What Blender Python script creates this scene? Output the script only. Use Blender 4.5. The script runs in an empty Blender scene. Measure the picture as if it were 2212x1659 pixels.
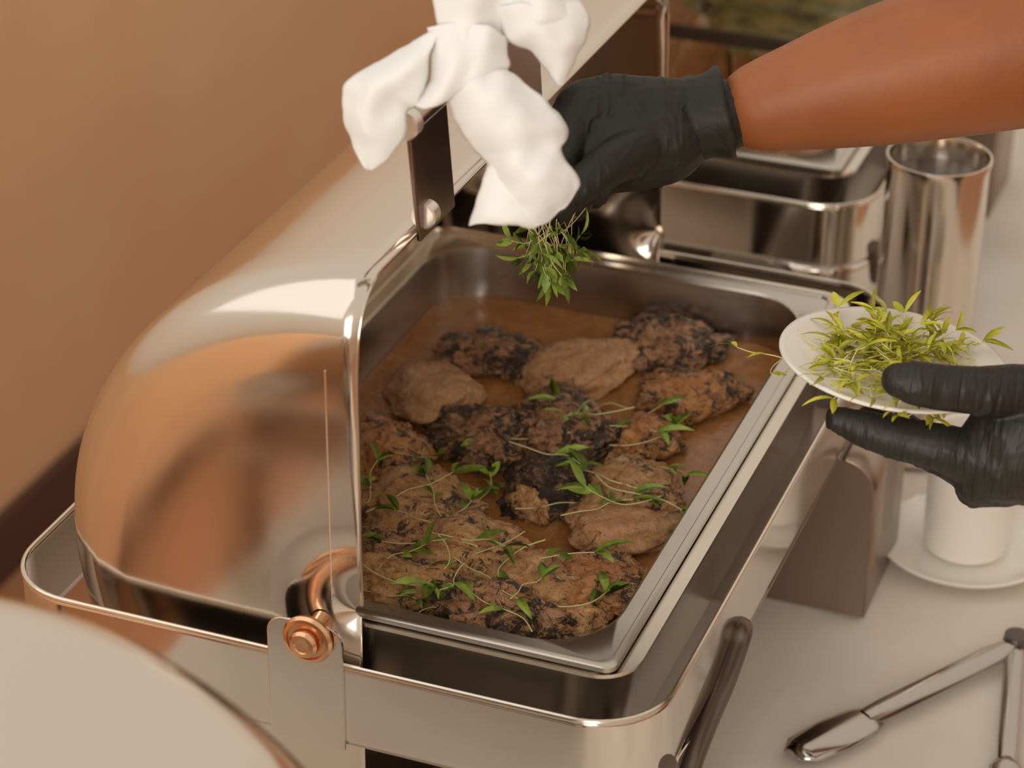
import bpy, bmesh, math, random
from math import sin, cos, pi, radians, sqrt, atan2
from mathutils import Vector, Matrix, Euler, noise
from mathutils.bvhtree import BVHTree
random.seed(7)
S = 0.001                                   # everything below is measured in millimetres
scn = bpy.context.scene
col = scn.collection

# ------------------------------------------------------------------ camera, light, exposure
cam_d = bpy.data.cameras.new('camera'); cam = bpy.data.objects.new('camera', cam_d); col.objects.link(cam)
cam.location = (0.366, -1.134, 0.840)
cam.rotation_euler = (radians(61.26), radians(-0.52), radians(21.0))
FPX = 5485.0
cam_d.sensor_width = 36.0; cam_d.lens = FPX / 2212 * 36.0
cam_d.clip_start = 0.05; cam_d.clip_end = 60
cam_d.dof.use_dof = True; cam_d.dof.focus_distance = 1.56; cam_d.dof.aperture_fstop = 7.0
scn.camera = cam
CR = cam.rotation_euler.to_matrix(); CL = Vector((366., -1134., 840.))

w = bpy.data.worlds.new('world'); scn.world = w; w.use_nodes = True
nt = w.node_tree; bg = nt.nodes['Background']
tc = nt.nodes.new('ShaderNodeTexCoord'); sep = nt.nodes.new('ShaderNodeSeparateXYZ')
rmp = nt.nodes.new('ShaderNodeValToRGB'); mr = nt.nodes.new('ShaderNodeMapRange')
mr.inputs[1].default_value = -0.3; mr.inputs[2].default_value = 1.0
nt.links.new(tc.outputs['Generated'], sep.inputs[0]); nt.links.new(sep.outputs['Z'], mr.inputs[0])
nt.links.new(mr.outputs[0], rmp.inputs[0]); nt.links.new(rmp.outputs[0], bg.inputs[0])
e = rmp.color_ramp.elements
e[0].color = (0.42, 0.27, 0.16, 1); e[0].position = 0.15
e[1].color = (0.71, 0.625, 0.53, 1); e[1].position = 0.60
m_ = rmp.color_ramp.elements.new(0.30); m_.color = (0.60, 0.45, 0.33, 1)
bg.inputs[1].default_value = 1.02

def area(name, loc, target, size, power, colr):
    l = bpy.data.lights.new(name, 'AREA'); l.shape = 'RECTANGLE'; l.size, l.size_y = size
    l.energy = power; l.color = colr
    o = bpy.data.objects.new(name, l); col.objects.link(o); o.location = loc
    o.rotation_euler = (Vector(target) - Vector(loc)).to_track_quat('-Z', 'Y').to_euler()
    return o
area('overhead_fill_light', (-1.7, -0.9, 2.7), (-0.1, 0.3, 0), (3.2, 3.2), 19, (0.95, 0.98, 1.0))  # added soft overhead panel for the steel highlights; no awning stands here
area('wall_fill_light', (0.2, -2.4, 0.9), (-1.2, 1.25, -0.8), (1.4, 1.4), 34, (1.0, 0.93, 0.84))  # added low lamp that brightens the left wall, no real bounce
vs = scn.view_settings; vs.view_transform = 'Standard'; vs.look = 'None'; vs.gamma = 1; vs.exposure = 0.04
vs.use_curve_mapping = False

# ------------------------------------------------------------------ helpers
def P(u, v, d):
    """point seen at pixel (u, v) of the 2212x1659 photograph, d mm away along the view axis"""
    return CL + CR @ (Vector(((u - 1106) / FPX, (829.5 - v) / FPX, -1)) * d)
def on(u, v, ax, val):
    r = CR @ Vector(((u - 1106) / FPX, (829.5 - v) / FPX, -1)); i = 'xyz'.index(ax)
    return CL + r * ((val - CL[i]) / r[i])
def mesh_of(bm, name):
    me = bpy.data.meshes.new(name)
    bm.normal_update()
    for v in bm.verts: v.co *= S
    bm.to_mesh(me); bm.free(); return me
def obj(name, bm, mat, parent=None, smooth=True, angle=40, solid=0, sub=0, bevel=0):
    me = bm if isinstance(bm, bpy.types.Mesh) else mesh_of(bm, name)
    if smooth:
        me.polygons.foreach_set('use_smooth', [True] * len(me.polygons))
        if angle: me.set_sharp_from_angle(angle=radians(angle))
    if mat and not me.materials: me.materials.append(mat)
    o = bpy.data.objects.new(name, me); col.objects.link(o)
    if parent: o.parent = parent
    if sub:
        m = o.modifiers.new('s', 'SUBSURF'); m.levels = m.render_levels = sub
    if solid:
        m = o.modifiers.new('t', 'SOLIDIFY'); m.thickness = abs(solid) * S; m.offset = 0
    if bevel:
        m = o.modifiers.new('b', 'BEVEL'); m.width = bevel * S; m.segments = 2; m.limit_method = 'ANGLE'
    return o
def tag(o, label, cat, group=None, kind=None):
    if label: o['label'] = label
    if cat: o['category'] = cat
    if group: o['group'] = group
    if kind: o['kind'] = kind
    return o
def empty(name, loc, label, cat, group=None, rz=0):
    o = bpy.data.objects.new(name, None); o.empty_display_size = 0.01; col.objects.link(o)
    o.location = Vector(loc) * S; o.rotation_euler.z = rz
    return tag(o, label, cat, group)
def adopt(root, objs):
    """parent world-built pieces to root while keeping where they stand"""
    bpy.context.view_layer.update()
    for o in objs:
        o.parent = root; o.matrix_parent_inverse = Matrix.Identity(4)
        o.matrix_basis = root.matrix_world.inverted() @ o.matrix_basis
def rrect(x0, y0, x1, y1, r, n=8):
    pts = []
    for cx, cy, a in ((x1 - r, y0 + r, -90), (x1 - r, y1 - r, 0), (x0 + r, y1 - r, 90), (x0 + r, y0 + r, 180)):
        for k in range(n + 1):
            t = radians(a + 90 * k / n); pts.append((cx + r * cos(t), cy + r * sin(t)))
    return pts
def loops(bm, rings, cap0=False, cap1=False, close=True):
    R = [[bm.verts.new(p) for p in ring] for ring in rings]
    n = len(R[0])
    for a, b in zip(R, R[1:]):
        for i in range(n if close else n - 1):
            j = (i + 1) % n
            bm.faces.new((a[i], a[j], b[j], b[i]))
    if cap0: bm.faces.new(R[0][::-1])
    if cap1: bm.faces.new(R[-1])
    return R
def tube(bm, pts, r, n=8, closed=False, caps=True):
    pts = [Vector(p) for p in pts]; rings = []; N = len(pts)
    up = None
    for i, p in enumerate(pts):
        if closed: t = pts[(i + 1) % N] - pts[i - 1]
        else: t = pts[min(i + 1, N - 1)] - pts[max(i - 1, 0)]
        t.normalize()
        if up is None:
            up = t.orthogonal().normalized()
        up = (up - t * up.dot(t)).normalized(); s = t.cross(up)
        rr = r[i] if isinstance(r, (list, tuple)) else r
        rings.append([p + (up * cos(2 * pi * k / n) + s * sin(2 * pi * k / n)) * rr for k in range(n)])
    if closed: rings.append(rings[0])
    if closed:
        R = [[bm.verts.new(q) for q in ring] for ring in rings[:-1]]; R.append(R[0])
        for a, b in zip(R, R[1:]):
            for i in range(n): bm.faces.new((a[i], a[(i + 1) % n], b[(i + 1) % n], b[i]))
    else: loops(bm, rings, caps, caps)
def lathe(bm, prof, c=(0, 0, 0), ax='z', n=48):
    rings = []
    for r, h in prof:
        ring = []
        for k in range(n):
            a = 2 * pi * k / n
            q = {'z': (r * cos(a), r * sin(a), h), 'y': (r * cos(a), h, r * sin(a)), 'x': (h, r * cos(a), r * sin(a))}[ax]
            ring.append(Vector(q) + Vector(c))
        rings.append(ring)
    loops(bm, rings, prof[0][0] > 0, prof[-1][0] > 0)
    bmesh.ops.remove_doubles(bm, verts=bm.verts, dist=1e-4)
def box(bm, x0, y0, z0, x1, y1, z1):
    v = [bm.verts.new((x, y, z)) for x in (x0, x1) for y in (y0, y1) for z in (z0, z1)]
    for f in ((0, 1, 3, 2), (4, 6, 7, 5), (0, 4, 5, 1), (2, 3, 7, 6), (0, 2, 6, 4), (1, 5, 7, 3)):
        bm.faces.new([v[i] for i in f])
def catmull(a, n):
    out = []
    N = len(a)
    for i in range(N - 1):
        p0, p1, p2, p3 = a[max(i - 1, 0)], a[i], a[i + 1], a[min(i + 2, N - 1)]
        for k in range(n):
            t = k / n
            out.append(0.5 * ((2 * p1) + (p2 - p0) * t + (2 * p0 - 5 * p1 + 4 * p2 - p3) * t * t + (3 * p1 - p0 - 3 * p2 + p3) * t ** 3))
    out.append(a[-1]); return out

# ------------------------------------------------------------------ materials
def mat(name, base=(.5, .5, .5), rough=.5, metal=0., spec=.5, **kw):
    m = bpy.data.materials.new(name); m.use_nodes = True
    b = m.node_tree.nodes['Principled BSDF']
    b.inputs['Base Color'].default_value = (*base, 1); b.inputs['Roughness'].default_value = rough
    b.inputs['Metallic'].default_value = metal; b.inputs['Specular IOR Level'].default_value = spec
    for k, v in kw.items(): b.inputs[k.replace('_', ' ')].default_value = v
    return m
def noise_node(m, scale, detail=3, rough=.5, dist=0., coord='Object', vec=None):
    N, L = m.node_tree.nodes, m.node_tree.links
    t = N.new('ShaderNodeTexCoord'); n = N.new('ShaderNodeTexNoise')
    n.inputs['Scale'].default_value = scale; n.inputs['Detail'].default_value = detail
    n.inputs['Roughness'].default_value = rough; n.inputs['Distortion'].default_value = dist
    if vec:
        mp = N.new('ShaderNodeMapping'); mp.inputs['Scale'].default_value = vec
        L.new(t.outputs[coord], mp.inputs[0]); L.new(mp.outputs[0], n.inputs['Vector'])
    else: L.new(t.outputs[coord], n.inputs['Vector'])
    return n.outputs['Fac']
def ramp(m, fac, stops):
    N, L = m.node_tree.nodes, m.node_tree.links
    r = N.new('ShaderNodeValToRGB'); el = r.color_ramp.elements
    while len(el) < len(stops): el.new(0.5)
    for q, (p, c) in zip(el, stops): q.position = p; q.color = (*c, 1) if len(c) == 3 else c
    L.new(fac, r.inputs[0]); return r.outputs[0]
def mix(m, fac, a, b):
    N, L = m.node_tree.nodes, m.node_tree.links
    x = N.new('ShaderNodeMix'); x.data_type = 'RGBA'
    for s, val in ((x.inputs[0], fac), (x.inputs[6], a), (x.inputs[7], b)):
        if isinstance(val, (int, float)): s.default_value = val
        elif isinstance(val, tuple): s.default_value = (*val, 1)
        else: L.new(val, s)
    return x.outputs[2]
def bsdf(m): return m.node_tree.nodes['Principled BSDF']
def link(m, s, inp): m.node_tree.links.new(s, bsdf(m).inputs[inp])
def bump(m, h, strength=.3, dist=.001):
    N, L = m.node_tree.nodes, m.node_tree.links
    b = N.new('ShaderNodeBump'); b.inputs['Strength'].default_value = strength; b.inputs['Distance'].default_value = dist
    L.new(h, b.inputs['Height'])
    prev = bsdf(m).inputs['Normal']
    if prev.is_linked: L.new(prev.links[0].from_socket, b.inputs['Normal'])
    L.new(b.outputs[0], prev)

def steel(name, base, r0, r1, wav=.15):
    m = mat(name, base, r0, 1.0)
    n = noise_node(m, 9, 4, .6)
    link(m, ramp(m, n, [(.3, (r0,) * 3), (.75, (r1,) * 3)]), 'Roughness')
    bump(m, noise_node(m, 6, 2), wav, .004)
    return m
M_LID = steel('polished_lid_steel', (.74, .66, .58), .10, .20, .10)
M_FRAME = steel('polished_frame_steel', (.72, .66, .60), .06, .14, .10)
M_PAN = steel('satin_pan_steel', (.58, .54, .48), .20, .32, .10)
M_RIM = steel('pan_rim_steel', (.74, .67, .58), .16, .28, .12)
M_WALLP = steel('shaded_water_pan_steel', (.36, .325, .28), .22, .34, .12)  # shade on the water pan walls put into a darker steel colour
M_CHROME = steel('tongs_steel', (.50, .46, .42), .10, .2, .1)
M_KNOB = mat('copper_reflection_knob_metal', (.80, .46, .27), .22, 1.0)  # coppery reflection on the knob put into its base colour
M_DARK = mat('dark_steel', (.12, .10, .085), .35, .6)
M_BRKT = mat('brown_reflecting_bracket_steel', (.26, .165, .125), .25, 1.0)
M_CAP = mat('pale_metal_cap', (.85, .80, .74), .3, .8)
M_WHITE = mat('white_porcelain', (.84, .80, .73), .18)
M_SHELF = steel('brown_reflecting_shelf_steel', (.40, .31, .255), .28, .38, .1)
M_DARKH = mat('dark_bronze_handle', (.16, .12, .095), .35, .7)
M_SEAM = mat('dark_seam', (.05, .04, .035), .6)

M_NAP = mat('white_napkin_cloth', (.80, .81, .80), .85, Subsurface_Weight=0.12)
bsdf(M_NAP).inputs['Subsurface Radius'].default_value = (.004, .004, .004)
bump(M_NAP, noise_node(M_NAP, 45, 4, .55, .4), .25, .002)
bump(M_NAP, noise_node(M_NAP, 1400, 1), .12, .0004)

M_CLOTH = mat('table_cloth', (.78, .72, .64), .9)
link(M_CLOTH, ramp(M_CLOTH, noise_node(M_CLOTH, 7, 4), [(.3, (.70, .62, .54)), (.7, (.80, .74, .66))]), 'Base Color')
bump(M_CLOTH, noise_node(M_CLOTH, 12, 4, .5, .3), .3, .006)

M_WALL = mat('tan_wall_paint', (.52, .30, .155), .85)
link(M_WALL, ramp(M_WALL, noise_node(M_WALL, 1.6, 4, .55), [(.25, (.72, .43, .23)), (.55, (.78, .50, .29)), (.85, (.82, .57, .36))]), 'Base Color')
M_FLOOR = mat('terracotta_floor', (.42, .19, .09), .5)
link(M_FLOOR, ramp(M_FLOOR, noise_node(M_FLOOR, 2.2, 4, .6), [(.3, (.36, .16, .075)), (.7, (.50, .25, .12))]), 'Base Color')
M_BASE = mat('dark_brown_baseboard', (.09, .042, .03), .5)
M_CEIL = mat('ceiling_paint', (.75, .66, .56), .9)

M_SKIN = mat('tanned_skin', (.56, .21, .075), .5, Subsurface_Weight=0.15)
bsdf(M_SKIN).inputs['Subsurface Radius'].default_value = (.012, .005, .003)
link(M_SKIN, ramp(M_SKIN, noise_node(M_SKIN, 14, 4, .6), [(.3, (.29, .088, .024)), (.7, (.36, .118, .034))]), 'Base Color')
bump(M_SKIN, noise_node(M_SKIN, 260, 3), .15, .001)
M_GLOVE = mat('black_nitrile', (.017, .0155, .012), .55, spec=.35)
bump(M_GLOVE, noise_node(M_GLOVE, 70, 3, .5, .8, vec=(1, .35, 1)), .55, .003)
M_GLOVE2 = mat('black_nitrile_wrinkled', (.021, .0195, .017), .48, spec=.4)
bump(M_GLOVE2, noise_node(M_GLOVE2, 60, 2, .5, .6, vec=(2.2, .5, .35)), .6, .0045)
M_JACKET = mat('white_jacket_cloth', (.80, .79, .77), .85)
M_TROUSER = mat('dark_trouser_cloth', (.05, .05, .055), .9)
M_HAIR = mat('dark_hair', (.03, .02, .015), .6)
M_EYE = mat('eye_white', (.8, .78, .75), .2)
M_LIP = mat('lip', (.45, .16, .11), .4)

M_SAUCE = mat('brown_cream_sauce', (.32, .14, .05), .22)
f1 = noise_node(M_SAUCE, 60, 7, .72, .5); f2 = noise_node(M_SAUCE, 420, 2, .6)
c1 = ramp(M_SAUCE, f1, [(.3, (.27, .110, .032)), (.55, (.37, .160, .050)), (.75, (.46, .23, .09))])
link(M_SAUCE, mix(M_SAUCE, ramp(M_SAUCE, f2, [(.61, (0, 0, 0)), (.72, (.75, .75, .75))]), c1, (.07, .035, .012)), 'Base Color')
bump(M_SAUCE, noise_node(M_SAUCE, 160, 4, .6), .5, .0015)

def meat(name, a, b, char, red=(.20, .055, .02), wav=1.0):
    """a, b flesh tones; char = share of the surface burnt black"""
    m = mat(name, a, .36, spec=.55)
    n1 = noise_node(m, 38, 6, .68, .6); n2 = noise_node(m, 110, 6, .75, .8); n3 = noise_node(m, 330, 4, .8)
    c = ramp(m, n1, [(.35, a), (.65, b)])
    c = mix(m, ramp(m, n2, [(.52, (0, 0, 0)), (.62, (.7, .7, .7))]), c, red)
    # cream sauce clinging in patches
    c = mix(m, ramp(m, noise_node(m, 70, 6, .75, .4), [(.53, (0, 0, 0)), (.60, (.65, .65, .65))]), c, (.70, .41, .20))
    n4 = noise_node(m, 62, 8, .80, 1.4)
    lo = .60 - char * .15
    c = mix(m, ramp(m, n4, [(lo, (0, 0, 0)), (lo + .05, (.95,) * 3)]), c, (.040, .028, .023))
    c = mix(m, ramp(m, n3, [(.60, (0, 0, 0)), (.655, (.85, .85, .85))]), c, (.05, .042, .022))
    link(m, c, 'Base Color')
    link(m, ramp(m, n2, [(.4, (.22,) * 3), (.6, (.5,) * 3)]), 'Roughness')
    bump(m, n1, .8, .005 * wav); bump(m, n2, 1.0, .0045 * wav); bump(m, n3, .7, .0014); bump(m, n4, .7, .003 * wav)
    return m
MEAT = {
 'pale': meat('pale_speckled_chicken', (.60, .30, .13), (.70, .38, .18), .08, (.40, .19, .09), .6),
 'mottled': meat('mottled_chicken', (.74, .36, .13), (.90, .54, .25), .40, (.34, .13, .045)),
 'char': meat('charred_chicken', (.52, .24, .11), (.70, .38, .20), .78, (.24, .09, .04)),
 'red': meat('red_brown_chicken', (.68, .27, .085), (.86, .43, .17), .55, (.30, .075, .02)),
 'black': meat('blackened_chicken', (.30, .14, .07), (.46, .26, .14), 1.15, (.12, .04, .02)),
}
def leafmat(name, a, b):
    m = mat(name, a, .45, Subsurface_Weight=0.1)
    bsdf(m).inputs['Subsurface Radius'].default_value = (.001, .002, .0005)
    link(m, ramp(m, noise_node(m, 90, 2), [(.35, a), (.65, b)]), 'Base Color'); return m
M_LEAF_D = leafmat('green_leaf', (.20, .33, .03), (.40, .50, .08))
M_STEM_D = leafmat('pale_green_stem', (.56, .50, .20), (.64, .56, .28))
M_LEAF_L = leafmat('lime_leaf', (.56, .58, .03), (.84, .76, .10))
M_STEM_L = leafmat('yellow_stem', (.74, .68, .22), (.80, .72, .34))

# ------------------------------------------------------------------ setting
TZ = -215.0                                  # table top
FZ = TZ - 740                                # floor
def slab(name, x0, y0, z0, x1, y1, z1, m, **k):
    bm = bmesh.new(); box(bm, x0, y0, z0, x1, y1, z1)
    o = obj(name, bm, m, smooth=False); o['kind'] = 'structure'; return o
slab('floor', -1290, -3200, FZ - 40, 3200, 6200, FZ, M_FLOOR)
slab('wall_left', -1310, -3200, FZ - 40, -1220, 6200, FZ + 1060, M_WALL)
slab('wall_back', -1310, 6200, FZ - 40, 3200, 6290, FZ + 1060, M_WALL)
slab('baseboard_left', -1220, -3200, FZ, -1204, 6200, FZ + 88, M_BASE)

# table: top, legs; cloth is its own thing
tb = empty('table', (-40, 900, FZ), 'long buffet table hidden under the white cloth', 'table')
bm = bmesh.new(); box(bm, -365, -2150, TZ - FZ - 32, 365, 2150, TZ - FZ - 4)
obj('tabletop', bm, M_DARK, tb, smooth=False)
for sx in (-1, 1):
    for sy in (-1, 1):
        bm = bmesh.new(); tube(bm, [(sx * 320, sy * 2050, 0), (sx * 320, sy * 2050, TZ - FZ - 32)], 18, 12)
        obj('leg', bm, M_DARK, tb)
bm = bmesh.new()
nx, ny = 60, 200; X0, X1, Y0, Y1 = -410, 330, -1255, 3055
def cz(x, y):
    return TZ - 3 + 1.6 * noise.noise(Vector((x * .012, y * .009, 1.3))) + .8 * noise.noise(Vector((x * .03, y * .03, 7)))
prof = [(-1, -560, 1), (-1, -300, 1), (-1, -80, 1), (-1, -12, 1)] + [(k / nx, 0, 0) for k in range(nx + 1)] + [(2, -12, 1), (2, -80, 1), (2, -300, 1), (2, -560, 1)]
grid = []
for j in range(ny + 1):
    y = Y0 + (Y1 - Y0) * j / ny; row = []
    for (k, dz, hang) in prof:
        if hang:
            s = -1 if k < 0 else 1; x = (X0 if s < 0 else X1)
            x += s * (6 + (-dz) * .06 + 14 * sin(y * .025) * min(1, -dz / 300))
            row.append((x, y, TZ - 3 + dz))
        else:
            x = X0 + (X1 - X0) * k; row.append((x, y, min(cz(x, y), TZ - .8)))
    grid.append(row)
loops(bm, grid, close=False)
tag(obj('tablecloth', bm, M_CLOTH, solid=1.2), 'off-white tablecloth spread beneath the chafing dishes', 'tablecloth')

# ------------------------------------------------------------------ roll-top chafing dish
LX, LZ, LR, LL = -155.0, 5.0, 207.0, 564.0     # lid axis, radius, length
def lid_bm(rc=36):
    prof = [(4, 0), (60, .0), (120, .2), (LR - rc - 14, .6)]
    for k in range(1, 9):
        a = radians(90 * k / 8); prof.append((LR - rc + rc * sin(a) - 1.0 * (1 - k / 8), 2 + rc * (1 - cos(a))))
    for k in range(1, 20): prof.append((LR, rc + 2 + (LL - 2 * rc - 4) * k / 20))
    for k in range(0, 9):
        a = radians(90 * k / 8); prof.append((LR - rc + rc * cos(a), LL - 2 - rc + rc * sin(a)))
    prof += [(120, LL + .5), (60, LL + 1), (4, LL)]
    bm = bmesh.new(); n = 56; rings = []
    for k in range(n + 1):
        a = pi / 2 + pi * k / n
        rings.append([(r * cos(a), y, r * sin(a)) for r, y in prof])
    loops(bm, rings, close=False)
    return bm, prof
RX0, RX1, RY0, RY1, RT, RB, RC = -396, 29, -19, 584, -24, -80, 48
def chafer(dx, dy, label, ang=0., food=None, handle=True):
    """frame, water pan, lid; ang = how far the lid is rolled shut (degrees)"""
    root = empty('chafing_dish', (dx - 180, dy + 280, TZ), label, 'chafing dish', 'roll-top chafing dishes in a row on the table')
    off = Vector((dx, dy, 0)); rel = off - Vector((dx - 180, dy + 280, TZ))
    def ob(name, bm, m, parent=root, **k):
        bmesh.ops.translate(bm, verts=bm.verts, vec=rel); return obj(name, bm, m, parent, **k)
    # rail
    pts = rrect(RX0, RY0, RX1, RY1, RC, 12)
    bm = bmesh.new()
    loops(bm, [[(x, y, z) for x, y in pts] for z in (RT, RT - 4, (RT + RB) / 2, RB + 4, RB)])
    rail = ob('frame_rail', bm, M_FRAME, solid=1.6)
    bm = bmesh.new(); tube(bm, [(x, y, RT) for x, y in pts], 1.7, 8, closed=True)
    ob('rolled_edge', bm, M_RIM, rail)['label'] = 'bright rolled top edge of the rail'
    rail.children[0].location = (0, 0, 0)
    # legs: curved sheet corners running down to the table, arched where they leave the rail
    n = 13
    for q in range(4):
        arc = pts[q * n:(q + 1) * n]
        cxy = Vector((arc[0][0] + arc[-1][0], arc[0][1] + arc[-1][1])) / 2
        t0 = (Vector(arc[0]) - Vector(arc[1])).normalized(); t1 = (Vector(arc[-1]) - Vector(arc[-2])).normalized()
        line = []
        for k in range(5, 0, -1): line.append((Vector(arc[0]) + t0 * 6 * k, 6 * k))
        for p in arc: line.append((Vector(p), 0))
        for k in range(1, 6): line.append((Vector(arc[-1]) + t1 * 6 * k, 6 * k))
        bm = bmesh.new(); rings = []
        for f in (0, .06, .14, .25, .45, .7, 1):
            ring = []
            for p, d in line:
                zb = TZ + .5 if d <= 6 else RB - 2 - 26 * (1 - sqrt(max(0, 1 - ((30 - d) / 30) ** 2)))
                if 6 < d: zb = RB - 1 - 30 * (1 - sqrt(max(0, 1 - (1 - (d - 6) / 24) ** 2)))
                ring.append((p.x, p.y, RB + .5 + (zb - RB) * f))
            rings.append(ring)
        loops(bm, rings, close=False)
        ob('leg', bm, M_FRAME, solid=1.6)
    # water pan
    bm = bmesh.new()
    A = rrect(-334, 1, 10, 528, 26, 8); B = rrect(-322, 5, 0, 518, 42, 8)
    C_ = rrect(-318, 9, -5, 513, 40, 8); D = rrect(-308, 20, -15, 500, 34, 8)
    loops(bm, [[(x, y, -7.5) for x, y in A], [(x, y, -5) for x, y in A], [(x, y, -5) for x, y in B], [(x, y, -9) for x, y in B],
               [(x, y, -88) for x, y in C_], [(x, y, -97) for x, y in D]], cap1=True)
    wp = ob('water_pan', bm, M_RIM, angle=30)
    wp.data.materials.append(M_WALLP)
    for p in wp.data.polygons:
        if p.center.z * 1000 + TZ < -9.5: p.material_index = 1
    # shelf and curved skirt on the right, fuel shelf under the pan
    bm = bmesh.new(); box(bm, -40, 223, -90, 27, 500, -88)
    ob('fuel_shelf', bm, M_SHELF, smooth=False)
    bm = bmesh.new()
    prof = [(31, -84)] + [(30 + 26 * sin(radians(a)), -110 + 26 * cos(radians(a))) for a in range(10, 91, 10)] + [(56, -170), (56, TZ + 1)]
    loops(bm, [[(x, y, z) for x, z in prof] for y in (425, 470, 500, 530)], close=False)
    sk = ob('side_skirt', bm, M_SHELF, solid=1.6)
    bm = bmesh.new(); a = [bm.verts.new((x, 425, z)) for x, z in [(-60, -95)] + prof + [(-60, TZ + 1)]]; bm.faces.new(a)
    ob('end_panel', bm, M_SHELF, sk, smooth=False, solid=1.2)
    bm = bmesh.new(); hp = [Vector((28, 176, -72))] + [on(u, v, 'x', 33) for u, v in ((1603, 1362), (1592, 1400), (1563, 1480), (1530, 1555), (1497, 1640), (1470, 1720))] + [Vector((28, 20, -70))]
    tube(bm, catmull(hp, 5), 7, 12)
    ob('carry_handle', bm, M_DARKH)['label'] = 'dark carry handle'
    # pivots
    for s, y in ((-1, RY0 - 1.5), (1, RY1 + 1.5)):
        bm = bmesh.new(); r = 11
        out = [(-208, -84), (-159, -84)]
        for k in range(7):
            a = radians(90 * k / 6); out.append((-159 - r + r * cos(a), 2 - r + r * sin(a)))
        for k in range(7):
            a = radians(90 + 90 * k / 6); out.append((-208 + r + r * cos(a), 2 - r + r * sin(a)))
        f = [bm.verts.new((x, y - 1, z)) for x, z in out]; g = [bm.verts.new((x, y + 1, z)) for x, z in out]
        bm.faces.new(f); bm.faces.new(g[::-1])
        for i in range(len(f)): bm.faces.new((f[i], g[i], g[(i + 1) % len(f)], f[(i + 1) % len(f)]))
        br = ob('pivot_bracket', bm, M_FRAME, smooth=False, bevel=.5)
        bm = bmesh.new(); y1 = y + s * 1.2
        lathe(bm, [(0, y1 - s * 18), (7, y1 - s * 18), (7, y1), (15.5, y1 + s * .5), (16, y1 + s * 3), (14.5, y1 + s * 5), (12.5, y1 + s * 5.5),
                   (12, y1 + s * 4), (9.5, y1 + s * 4), (9, y1 + s * 9), (7.5, y1 + s * 11), (5, y1 + s * 11.3), (4.5, y1 + s * 10.5), (0, y1 + s * 10.2)], (-180, 0, -7), 'y', 40)
        k = ob('pivot_knob', bm, M_KNOB, br, angle=25); k['label'] = 'pivot bolt with coppery reflection tint'
    # lid
    piv = Vector((LX, -2, LZ))
    bm, prof = lid_bm()
    lid = obj('lid', bm, M_LID, root, solid=1.2, angle=50)
    lid.location = (rel + piv) * S; lid.rotation_euler.y = radians(ang)
    bm = bmesh.new()
    tube(bm, [(.4, y, r) for r, y in prof if r > 3], .9, 8)
    obj('lid_edge', bm, M_RIM, lid)
    bm = bmesh.new(); tube(bm, [(-19, -.5, 4), (-19, -.5, LR - 50)], .55, 6)
    obj('edge_crease', bm, M_RIM, lid)
    if handle:
        bm = bmesh.new()
        tube(bm, [(4, 68, 284), (4, 272, 284)], 7, 20)
        h = obj('handle', bm, M_CHROME, lid)
        # world-aligned pieces of the handle hang on the lid as its sub-parts
        for y in (0, 150):
            bm = bmesh.new()
            yz = [(85 + y, 203), (138 + y, 203), (122 + y, 290), (116 + y, 296), (74 + y, 296), (68 + y, 290)]
            a = [bm.verts.new((1, p, q)) for p, q in yz]; b = [bm.verts.new((4, p, q)) for p, q in yz]
            bm.faces.new(a); bm.faces.new(b[::-1])
            for k in range(6): bm.faces.new((a[k], b[k], b[(k + 1) % 6], a[(k + 1) % 6]))
            o = obj('handle_bracket', bm, M_BRKT, lid, smooth=False, bevel=1); o['label'] = 'dark reflecting handle bracket'
        for (x, y, z, r) in ((4, 64, 284, 8.5), (3, 92, 217, 8.0)):
            bm = bmesh.new(); lathe(bm, [(0, -3), (r - 1, -3), (r, -2), (r, 6), (0, 6)], (x, y, z), 'y', 32)
            o = obj('cap', bm, M_CAP, lid); o['label'] = 'round pale end cap'
    return root, lid
main, main_lid = chafer(0, 0, 'open steel roll-top chafing dish holding the chicken, napkin tied on its lid handle')

def food_pan(dx, dy, label):
    t = empty('food_pan', (dx - 162, dy + 260, -64), label, 'food pan', 'rectangular pans set in the chafing dishes')
    rel = Vector((162, -260, 64))
    bm = bmesh.new()
    def ring(x0, y0, x1, y1, r, z): return [(x, y, z) for x, y in rrect(x0, y0, x1, y1, r, 10)]
    loops(bm, [ring(-323, 3, 0, 514, 8, -3.5), ring(-323, 3, 0, 514, 8, -.5), ring(-321.5, 4.5, -1.5, 512.5, 8, .6), ring(-318.5, 7.5, -4.5, 509.5, 10, .6),
               ring(-317.5, 8.5, -5.5, 508.5, 10, -.8),
               ring(-309, 17, -14, 500, 46, -.8), ring(-307, 19, -16, 498, 46, -2.5), ring(-306, 20, -17, 497, 45, -8),
               ring(-301, 26, -22, 491, 42, -56), ring(-292, 35, -31, 482, 34, -64)], cap1=True)
    bmesh.ops.translate(bm, verts=bm.verts, vec=rel)
    obj('pan_shell', bm, M_PAN, t, angle=35)
    return t
food_pan(0, 0, 'deep steel food pan full of chicken in brown sauce')

# sauce
SZ = -40.0
bm = bmesh.new(); rings = []
ctr = Vector((-161.5, 258.5, 0))
full = [Vector((x, y, 0)) for x, y in rrect(-302.5, 24.5, -20.5, 492.5, 42, 14)]
for s in [k / 60 for k in range(60, 0, -1)]:
    rings.append([ctr + (p - ctr) * s for p in full])
for r in rings:
    for p in r:
        p.z = SZ + 1.6 * noise.noise(Vector((p.x * .03, p.y * .03, 0))) + .8 * noise.noise(Vector((p.x * .09, p.y * .09, 4)))
loops(bm, rings, cap1=True)
tag(obj('sauce', bm, M_SAUCE), 'brown creamy herb-flecked sauce filling the food pan around the chicken', 'sauce', kind='stuff')

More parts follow.
